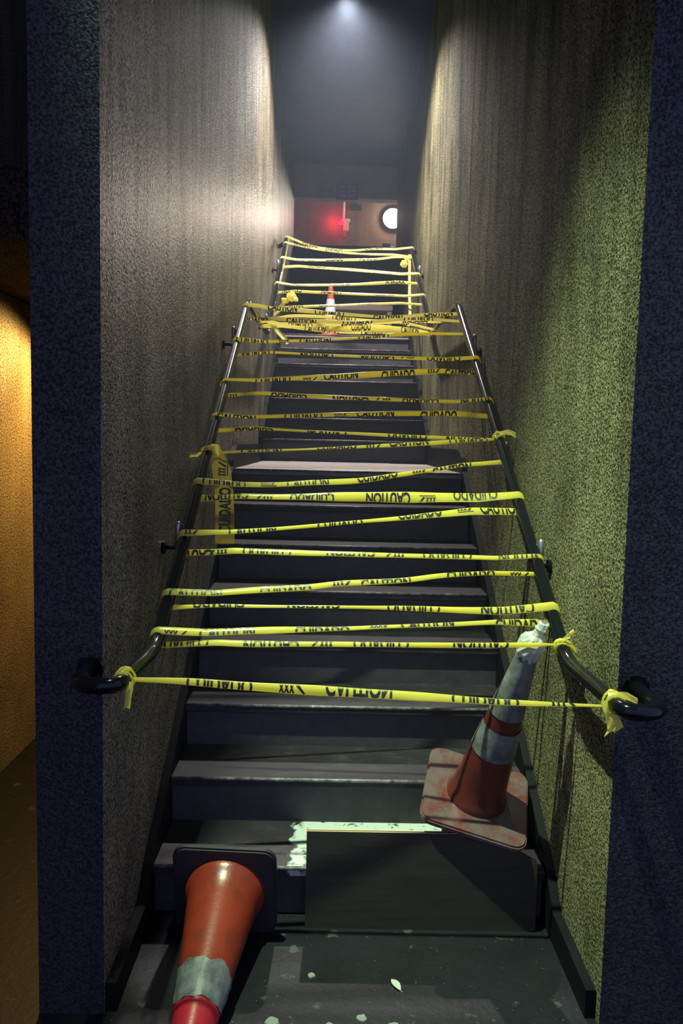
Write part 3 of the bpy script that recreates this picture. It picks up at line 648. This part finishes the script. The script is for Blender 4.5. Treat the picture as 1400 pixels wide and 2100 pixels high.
knot('S2', RAIL_R, 2.30, 0.62, [([(0.605, 2.285, 1.02), (0.628, 2.28, 1.045), (0.646, 2.28, 1.06)], 0.012, (-0.5, 0.3, 0.8)),
                                 ([(0.635, 2.28, 1.02), (0.655, 2.28, 1.000)], 0.014, (0.5, 0.3, 0.8))], 3.0)
knot('S10', RAIL_L, 3.208, -0.60, [([(-0.60, 3.18, 1.548), (-0.63, 3.17, 1.542), (-0.665, 3.17, 1.540)], 0.020, (0.05, 0.4, 0.9)),
                                    ([(-0.585, 3.17, 1.575), (-0.555, 3.17, 1.575), (-0.545, 3.17, 1.545)], 0.03, (0.4, 0.4, 0.7))], 4.0)
knot('S10', RAIL_R, 3.34, 0.62, [([(0.615, 3.31, 1.655), (0.655, 3.30, 1.665), (0.70-0.018, 3.30, 1.650)], 0.024, (0.1, 0.4, 0.9)),
                                  ([(0.60, 3.31, 1.645), (0.625, 3.305, 1.628), (0.645, 3.30, 1.610)], 0.022, (0.5, 0.4, 0.7))], 5.0)
# the wide see-through end hanging from the knot on the left rail
par, o_ = TOP['S10']
zz = np.linspace(1.560, 1.178, 24); Cc = np.stack([np.interp(zz, [1.178, 1.40, 1.56], [-0.523, -0.528, -0.548]), 3.19+0.012*np.sin((zz-1.2)*14), zz], 1)-o_
ww = np.interp(zz, [1.178, 1.50, 1.56], [0.080, 0.074, 0.03])
tb = bmesh.new(); add_flat_rows = []
for c, w_ in zip(Cc, ww):
    add_flat_rows.append([tb.verts.new((c[0]+(k/6-0.5)*w_, c[1]+0.006*math.sin(k*1.1+c[2]*9), c[2])) for k in range(7)])
for A, B in zip(add_flat_rows[:-1], add_flat_rows[1:]):
    for k in range(6): tb.faces.new((A[k], A[k+1], B[k+1], B[k]))
hang = tag(obj('hanging_end', tb, M['tape_thin'], par, True), 'wide see-through tape end hanging down')
lb = bmesh.new()
V, F = text_mesh('CUIDADO', 0.185, 0.050)
vs = [lb.verts.new((-0.522-v[1]-o_[0], 3.172-o_[1], 1.318+v[0]-o_[2])) for v in V]
for f in F: lb.faces.new([vs[i] for i in f])
V, F = LOGO
vs = [lb.verts.new((-0.535-v[1]*1.3-o_[0], 3.172-o_[1], 1.485+v[0]*0.9-o_[2])) for v in V]
for f in F: lb.faces.new([vs[i] for i in f])
obj('lettering', lb, M['ink'], hang)
# crumpled bundle and loose strips by the far left rail
par, o_ = TOP['U7']
bb = bmesh.new()
crumple(bb, Vector((-0.452, 6.40, 2.760))-Vector(o_), 0.052, 9.0, (0.9, 0.8, 1.0)); crumple(bb, Vector((-0.50, 6.40, 2.725))-Vector(o_), 0.040, 4.0, (1.2, 0.7, 0.8))
crumple(bb, Vector((-0.415, 6.39, 2.735))-Vector(o_), 0.026, 6.0)
obj('crumpled_bundle', bb, M['tape_pale_lit'], par, False)
tb = bmesh.new(); Q = fillet(local('U7', [(-0.50, 6.40, 2.72), (-0.575, 6.40, 2.63), (-0.60, 6.39, 2.53)]), 0.05, 5)
add_flat(tb, Q, [(1, 0.2, -0.3)]*len(Q), 0.034, 0.004, 1.0); obj('loose_tail', tb, M['tape_pale_lit'], par, True)
par, o_ = TOP['S20']
tb = bmesh.new(); Q = fillet(local('S20', [(-0.535, 5.38, 2.405), (-0.50, 5.37, 2.36), (-0.405, 5.35, 2.262)]), 0.05, 5)
add_flat(tb, Q, [(0.8, 0.1, 0.6)]*len(Q), 0.032, 0.004, 2.0); obj('loose_tail', tb, M['tape_pale_lit'], par, True)
par, o_ = TOP['U3']
tb = bmesh.new(); Q = fillet(local('U3', [(0.585, 7.50, 3.37), (0.575, 7.30, 3.00), (0.565, 7.05, 2.75), (0.54, 6.9, 2.62)]), 0.1, 5)
add_flat(tb, Q, [(1, 0.2, 0)]*len(Q), 0.026, 0.003, 3.0); obj('loose_tail', tb, M['tape_pale_lit'], par, True)
kb = bmesh.new(); crumple(kb, Vector((0.53, 7.45, 3.27))-Vector(o_), 0.045, 7.0, (1.0, 0.7, 1.1)); crumple(kb, Vector((0.565, 7.48, 3.33))-Vector(o_), 0.035, 8.0)
obj('knot', kb, M['tape_pale_lit'], par, False)
# narrow pale strip running along the far left rail
sb = bmesh.new(); base = Vector((-0.572, 7.4, 3.27))
P = [Vector(p)-base for p in ((-0.574, 7.93, 3.585), (-0.573, 7.4, 3.275), (-0.572, 6.85, 2.962))]
add_flat(sb, fillet(P, 0.1, 4), [(0.8, -0.3, 0.5)]*len(fillet(P, 0.1, 4)), 0.012, 0.001, 0.5)
so = obj('caution_tape', sb, M['tape_pale_lit'], None, True); so.location = base
tag(so, 'narrow pale strip running along the far left handrail', 'caution tape', 'caution tape strands on the upper rails')
# ------------------------------------------------------------------ traffic cones
def cone_profile(h, rb, rt, z0, z1, off):
    r = lambda z: rb+(rt-rb)*(z/h)
    return [(r(z0)+off, z0), (r(z1)+off, z1)]
def traffic_cone(label, h, s, rb, rt, base_m, body_m, bands, band_m, group='traffic cones on the stairs', tip_open=True, ragged=0.0, crinkle=0.0):
    t = thing('traffic_cone', label, 'traffic cone', (0, 0, 0), group)
    bm = bmesh.new(); pts = rounded_rect(s, s, s*0.13, 6)
    poly_prism(bm, pts, 'Z', 0.0, 0.018)
    bmesh.ops.bevel(bm, geom=[e for e in bm.edges if all(v.co.z > 0.017 for v in e.verts)], offset=0.006, segments=2, affect='EDGES')
    base = obj('base', bm, base_m, t, False)
    bm = bmesh.new()
    prof = [(rb*1.07, 0.017), (rb*1.06, 0.030), (rb*1.045, 0.034), (rb*1.01, 0.045)]
    prof += [(rb+(rt-rb)*(z/h), z) for z in np.linspace(0.06, h*0.985, 14)]
    prof += [(rt*0.86, h), (rt*0.7, h-0.004), (rt*0.6, h-0.05)]
    lathe(bm, prof, 40)
    obj('body', bm, body_m, t, True)
    for z0, z1 in bands:
        bm = bmesh.new(); rows = 5; seg = 48; rings = []
        for q in range(rows):
            z = z0+(z1-z0)*q/(rows-1); ring = []
            for k in range(seg):
                a = 2*math.pi*k/seg
                zz = z+(ragged*(noise.noise(Vector((math.cos(a)*2.2, math.sin(a)*2.2, z*9)))) if q in (0, rows-1) else 0)
                r = rb+(rt-rb)*(zz/h)+0.0028+crinkle*noise.noise(Vector((math.cos(a)*5, math.sin(a)*5, zz*40)))
                ring.append(bm.verts.new((r*math.cos(a), r*math.sin(a), zz)))
            rings.append(ring)
        for A, B in zip(rings[:-1], rings[1:]):
            for k in range(seg): bm.faces.new((A[k], A[(k+1) % seg], B[(k+1) % seg], B[k]))
        obj('reflective_band', bm, band_m, t, True)
    return t
# knocked over at the foot of the stairs, tip towards the viewer
c1 = traffic_cone('orange cone lying on its side with tip forward and crinkled grey band, lower left', 0.72, 0.33, 0.120, 0.026, M['rubber'], M['orange'], [(0.33, 0.44)], M['band'], ragged=0.018, crinkle=0.004)
ax = Vector((-0.045, -0.965, -0.225)).normalized(); xx = Vector((1, 0, 0)); yy = ax.cross(xx).normalized(); xx = yy.cross(ax)
Mx = Matrix((xx, yy, ax)).transposed().to_4x4(); Mx.translation = (-0.400, 2.40, 0.166); c1.matrix_world = Mx
bm = bmesh.new(); lathe(bm, [(0.120+(0.026-0.120)*(z/0.72)+0.0016, z) for z in np.linspace(0.44, 0.62, 6)], 40)
tag(obj('red_sleeve', bm, M['red'], c1, True), 'brighter red sleeve over the tip half')
# leaning on the lowest steps at right
c2 = traffic_cone('tall orange and white cone leaning against the right wall on the lowest steps', 0.66, 0.36, 0.098, 0.026, M['cone_base_dirty'], M['orange_shaded'], [(0.235, 0.345), (0.395, 0.64)], M['band'])
a, b, c = 0.382, 0.16, -0.232
Mx = (Matrix.Rotation(a, 4, 'X') @ Matrix.Rotation(b, 4, 'Y') @ Matrix.Rotation(c, 4, 'Z')); Mx.translation = (0.432, 2.60, 0.388); c2.matrix_world = Mx
tipw = Mx @ Vector((0, 0, 0.66)); upw = (Mx.to_3x3() @ Vector((0, 0, 1))).normalized()
# small cone on the upper landing
c3 = traffic_cone('small orange and white cone standing on the upper landing behind the tape', 0.545, 0.30, 0.085, 0.022, M['orange_clean'], M['orange_clean'], [(0.20, 0.40)], M['band_clean'])
c3.location = (-0.155, 8.42, ZL2+0.001)

# crumpled clear plastic on the leaning cone's tip
pw = thing('plastic_bottle', 'crumpled clear plastic bottle stuck on the tip of the leaning cone', 'bottle', tuple(tipw))
bm = bmesh.new()
seg = 20; rings = []
for q, (r, z) in enumerate([(0.033, -0.045), (0.038, -0.02), (0.040, 0.0), (0.038, 0.018), (0.030, 0.034), (0.019, 0.042), (0.016, 0.052), (0.0155, 0.085), (0.012, 0.088)]):
    ring = []
    for k in range(seg):
        an = 2*math.pi*k/seg; rr = r*(1+(0.30 if q < 5 else 0.08)*noise.noise(Vector((math.cos(an)*2.4, math.sin(an)*2.4, z*50))))
        ring.append(bm.verts.new((rr*math.cos(an)+max(0, z)*0.25, rr*math.sin(an), z)))
    rings.append(ring)
for A, B in zip(rings[:-1], rings[1:]):
    for k in range(seg): bm.faces.new((A[k], A[(k+1) % seg], B[(k+1) % seg], B[k]))
obj('shell', bm, M['clear'], pw)
pw.rotation_euler = upw.to_track_quat('Z', 'Y').to_euler()
bm = bmesh.new(); tube(bm, [(0.014, 0, 0.060), (0.0155, 0, 0.064)], 0.0185, 16); obj('neck_ring', bm, M['clear'], pw)

# ------------------------------------------------------------------ plywood, litter
pl = thing('plywood_board', 'dark plywood board standing on edge against the bottom step', 'board', (0.16, 2.46, 0.0), rot=(math.radians(-3), 0, 0))
pb = bmesh.new(); poly_prism(pb, [(-0.305, 0.0), (0.46, 0.0), (0.46, 0.235), (0.28, 0.325), (-0.305, 0.325)], 'Y', -0.009, 0.007)
obj('face', pb, M['ply'], pl)
for k in range(3):
    obj('edge_ply', BX((-0.3055, -0.009+k*0.0055, 0.325), (0.2805, -0.0042+k*0.0055, 0.3262+0.0003*(k % 2))), M['ply_edge'] if k != 1 else M['ply'], pl)
def leaf_mesh(L, W):
    bm = bmesh.new(); n = 8; rows = []
    for i in range(n+1):
        t = i/n; w = W*math.sin(math.pi*min(1, t*0.96+0.04))**0.8*0.5
        rows.append([bm.verts.new((-w, (t-0.5)*L, 0.004+0.004*math.sin(t*3))), bm.verts.new((0, (t-0.5)*L, 0.002+0.003*math.sin(t*3))), bm.verts.new((w, (t-0.5)*L, 0.005+0.004*math.sin(t*3)))])
    for A, B in zip(rows[:-1], rows[1:]):
        for k in range(2): bm.faces.new((A[k], A[k+1], B[k+1], B[k]))
    return bm
lf = tag(obj('leaf', leaf_mesh(0.050, 0.022), M['leaf'], None, True), 'single pale dry leaf lying on the dark floor in front of the plywood', 'leaf')
lf.location = (0.135, 2.18, 0.001); lf.rotation_euler = (0, 0, math.radians(28))
bm = bmesh.new(); tube(bm, [(0, -0.024, 0.002), (0.002, -0.034, 0.002)], 0.0007, 6); obj('stem', bm, M['leaf'], lf)
CH = [(-0.222, 2.03, 0.022, 'largest flake of pale paint on the floor beside the lying cone'),
      (-0.115, 2.22, 0.012, 'paint flake on the floor, upper one right of the lying cone'),
      (-0.06, 2.01, 0.018, 'paint flake near the bottom edge of the picture, left of centre'),
      (0.03, 2.05, 0.015, 'paint flake on the floor below and left of the leaf'),
      (0.12, 2.02, 0.017, 'paint flake on the floor below the leaf')]
for k, (x, y, r, lab) in enumerate(CH):
    bm = bmesh.new(); n = 11
    ring = [bm.verts.new((r*(0.7+0.6*random.random())*math.cos(2*math.pi*i/n), r*(0.6+0.5*random.random())*math.sin(2*math.pi*i/n), 0.0)) for i in range(n)]
    top = [bm.verts.new((v.co.x*0.9, v.co.y*0.9, 0.0025+0.0015*random.random())) for v in ring]
    bm.faces.new(top)
    for i in range(n): bm.faces.new((ring[i], ring[(i+1) % n], top[(i+1) % n], top[i]))
    o = tag(obj('paint_flake', bm, M['chip']), lab, 'paint flake', 'paint flakes on the floor'); o.location = (x, y, 0.0005)

# ------------------------------------------------------------------ upper end furniture
bn = thing('bench', 'low grey bench standing on the upper landing behind the small cone', 'bench', (0.2, 9.35, ZL2))
obj('seat', BX((-0.40, -0.14, 0.43), (0.36, 0.14, 0.49), 0.006), M['bench'], bn)
for x in (-0.36, 0.30):
    for y in (-0.12, 0.07): obj('leg', BX((x, y, 0), (x+0.05, y+0.05, 0.43)), M['bench'], bn)
sg = thing('sign', 'small purple sign with pale lettering on the header wall', 'sign', (0.02, 10.80, 4.94))
obj('board', BX((-0.150, -0.018, -0.105), (0.150, 0.0, 0.105), 0.003), M['sign'], sg)
def sign_line(s, x, z, w, h):
    V, F = text_mesh(s, w, h, 0.015); bm = bmesh.new(); vs = [bm.verts.new((x+v[0], -0.0195, z+v[1])) for v in V]
    for f in F: bm.faces.new([vs[i] for i in f])
    obj('lettering', bm, M['sign_text'], sg)
for s, x, z, w, h in (('AND', -0.072, 0.062, 0.09, 0.040), ('Floor', 0.062, 0.062, 0.12, 0.040), ('EXIT', -0.072, 0.004, 0.09, 0.040), ('EXIT>', 0.068, 0.004, 0.115, 0.040), ('ROOMS', -0.075, -0.058, 0.12, 0.040), ('EXIT', 0.062, -0.058, 0.09, 0.040)):
    sign_line(s, x, z, w, h)
# round lamp on the corridor wall
lp = thing('wall_lamp', 'bright round white lamp on the corridor wall at the top of the stairs', 'lamp', (0.755, 12.60, 5.10))
bm = bmesh.new(); lathe(bm, [(0.0, 0.0), (0.165, 0.0), (0.172, 0.03), (0.165, 0.05), (0.150, 0.05)], 40)
rg = obj('rim', bm, M['dark_box'], lp, True); rg.rotation_euler = (math.pi/2, 0, 0)
bm = bmesh.new(); lathe(bm, [(0.150, 0.045), (0.140, 0.075), (0.105, 0.10), (0.06, 0.113), (0.004, 0.118)], 40)
gl = obj('glass', bm, M['glow_white'], lp, True); gl.rotation_euler = (math.pi/2, 0, 0)
# alarm with conduit and red lens
al = thing('fire_alarm', 'cream wall alarm with glowing red lens under a conduit', 'alarm', (0.02, 12.60, 4.98))
bm = bmesh.new(); tube(bm, [(-0.03, -0.02, 0.10), (-0.03, -0.02, 0.62)], 0.017, 12); obj('conduit', bm, M['cream'], al, True)
obj('housing', BX((-0.035, -0.07, -0.09), (0.045, 0.0, 0.10), 0.008), M['cream'], al)
obj('bracket', BX((-0.06, -0.05, 0.06), (0.07, 0.0, 0.10), 0.004), M['cream'], al)
bm = bmesh.new(); lathe(bm, [(0.004, 0.09), (0.02, 0.085), (0.027, 0.06), (0.028, 0.0)], 20)
ln = obj('red_lens', bm, M['glow_red'], al, True); ln.rotation_euler = (0, -math.pi/2, 0); ln.location = (-0.03, -0.05, 0.03)
obj('lower_lens', BX((-0.030, -0.065, -0.19), (0.012, 0.0, -0.09), 0.006), M['red_lens'], al)
light('alarm_light', 'POINT', (-0.17, 12.45, 5.02), 4, (1.0, 0.02, 0.10), 0.03)
tag(obj('wall_sign', BX((0.09, 12.575, 5.215), (0.26, 12.60, 5.30), 0.003), M['dark_box']), 'small dark plaque on the corridor wall left of the round lamp', 'sign')
wb = thing('box', 'tiny white box on the ledge of the half wall under the round lamp', 'box', (0.565, 10.88, 4.24))
obj('carton', BX((-0.055, -0.04, 0.0), (0.055, 0.04, 0.05), 0.003), M['white'], wb)
obj('lid', BX((-0.058, -0.043, 0.045), (0.058, 0.043, 0.058), 0.003), M['white'], wb)
# the lamps that light the scene from just outside the picture
sl = thing('ceiling_lamp', 'round lamp on the stairwell ceiling just above the picture', 'lamp', (LAMP_STAIR[0], LAMP_STAIR[1], CEIL))
bm = bmesh.new(); lathe(bm, [(0.0, 0.0), (0.10, 0.0), (0.105, -0.03), (0.09, -0.035)], 32); obj('rim', bm, M['white'], sl, True)
cg = bmesh.new(); tube(cg, [(0, 0, -0.03), (0, 0, -0.085)], 0.02, 12); obj('socket', cg, M['white'], sl, True)
sp = thing('spotlight', 'black spotlight hanging from the lobby ceiling', 'lamp', (LAMP_LOBBY[0], LAMP_LOBBY[1], CEIL))
bm = bmesh.new(); tube(bm, [(0, 0, 0), (0, 0, -0.20)], 0.012, 10); obj('stem', bm, M['rail'], sp, True)
dv = (Vector((0.62, 2.6, 0.75))-Vector(LAMP_LOBBY)).normalized(); st = Vector((0, 0, LAMP_LOBBY[2]-CEIL))
bm = bmesh.new(); tube(bm, [st-dv*0.16, st-dv*0.04, st+dv*0.0], [0.035, 0.055, 0.060], 20, cap=False); obj('can', bm, M['rail'], sp, True)
wl = thing('pendant_lamp', 'warm bulb hanging in the side passage', 'lamp', (LAMP_SIDE[0], LAMP_SIDE[1], 2.26))
bm = bmesh.new(); tube(bm, [(0, 0, 0), (0, 0, -0.18)], 0.006, 8); obj('cord', bm, M['rail'], wl)

# ------------------------------------------------------------------ thin haze added to lift the blacks and spread lamp glow
hz = BX((-0.655, 2.06, 0.40), (0.655, 10.78, 5.27))
m = bpy.data.materials.new('thin_added_haze'); m.use_nodes = True
nt = m.node_tree; nt.nodes.remove(nt.nodes['Principled BSDF'])
vs_ = nt.nodes.new('ShaderNodeVolumeScatter'); vs_.inputs['Color'].default_value = (0.62, 0.74, 1.0, 1); vs_.inputs['Density'].default_value = 0.009; vs_.inputs['Anisotropy'].default_value = 0.35
nt.links.new(vs_.outputs[0], nt.nodes['Material Output'].inputs['Volume'])
tag(obj('haze', hz, m), 'thin haze added to the stairwell air', None, None, 'stuff')
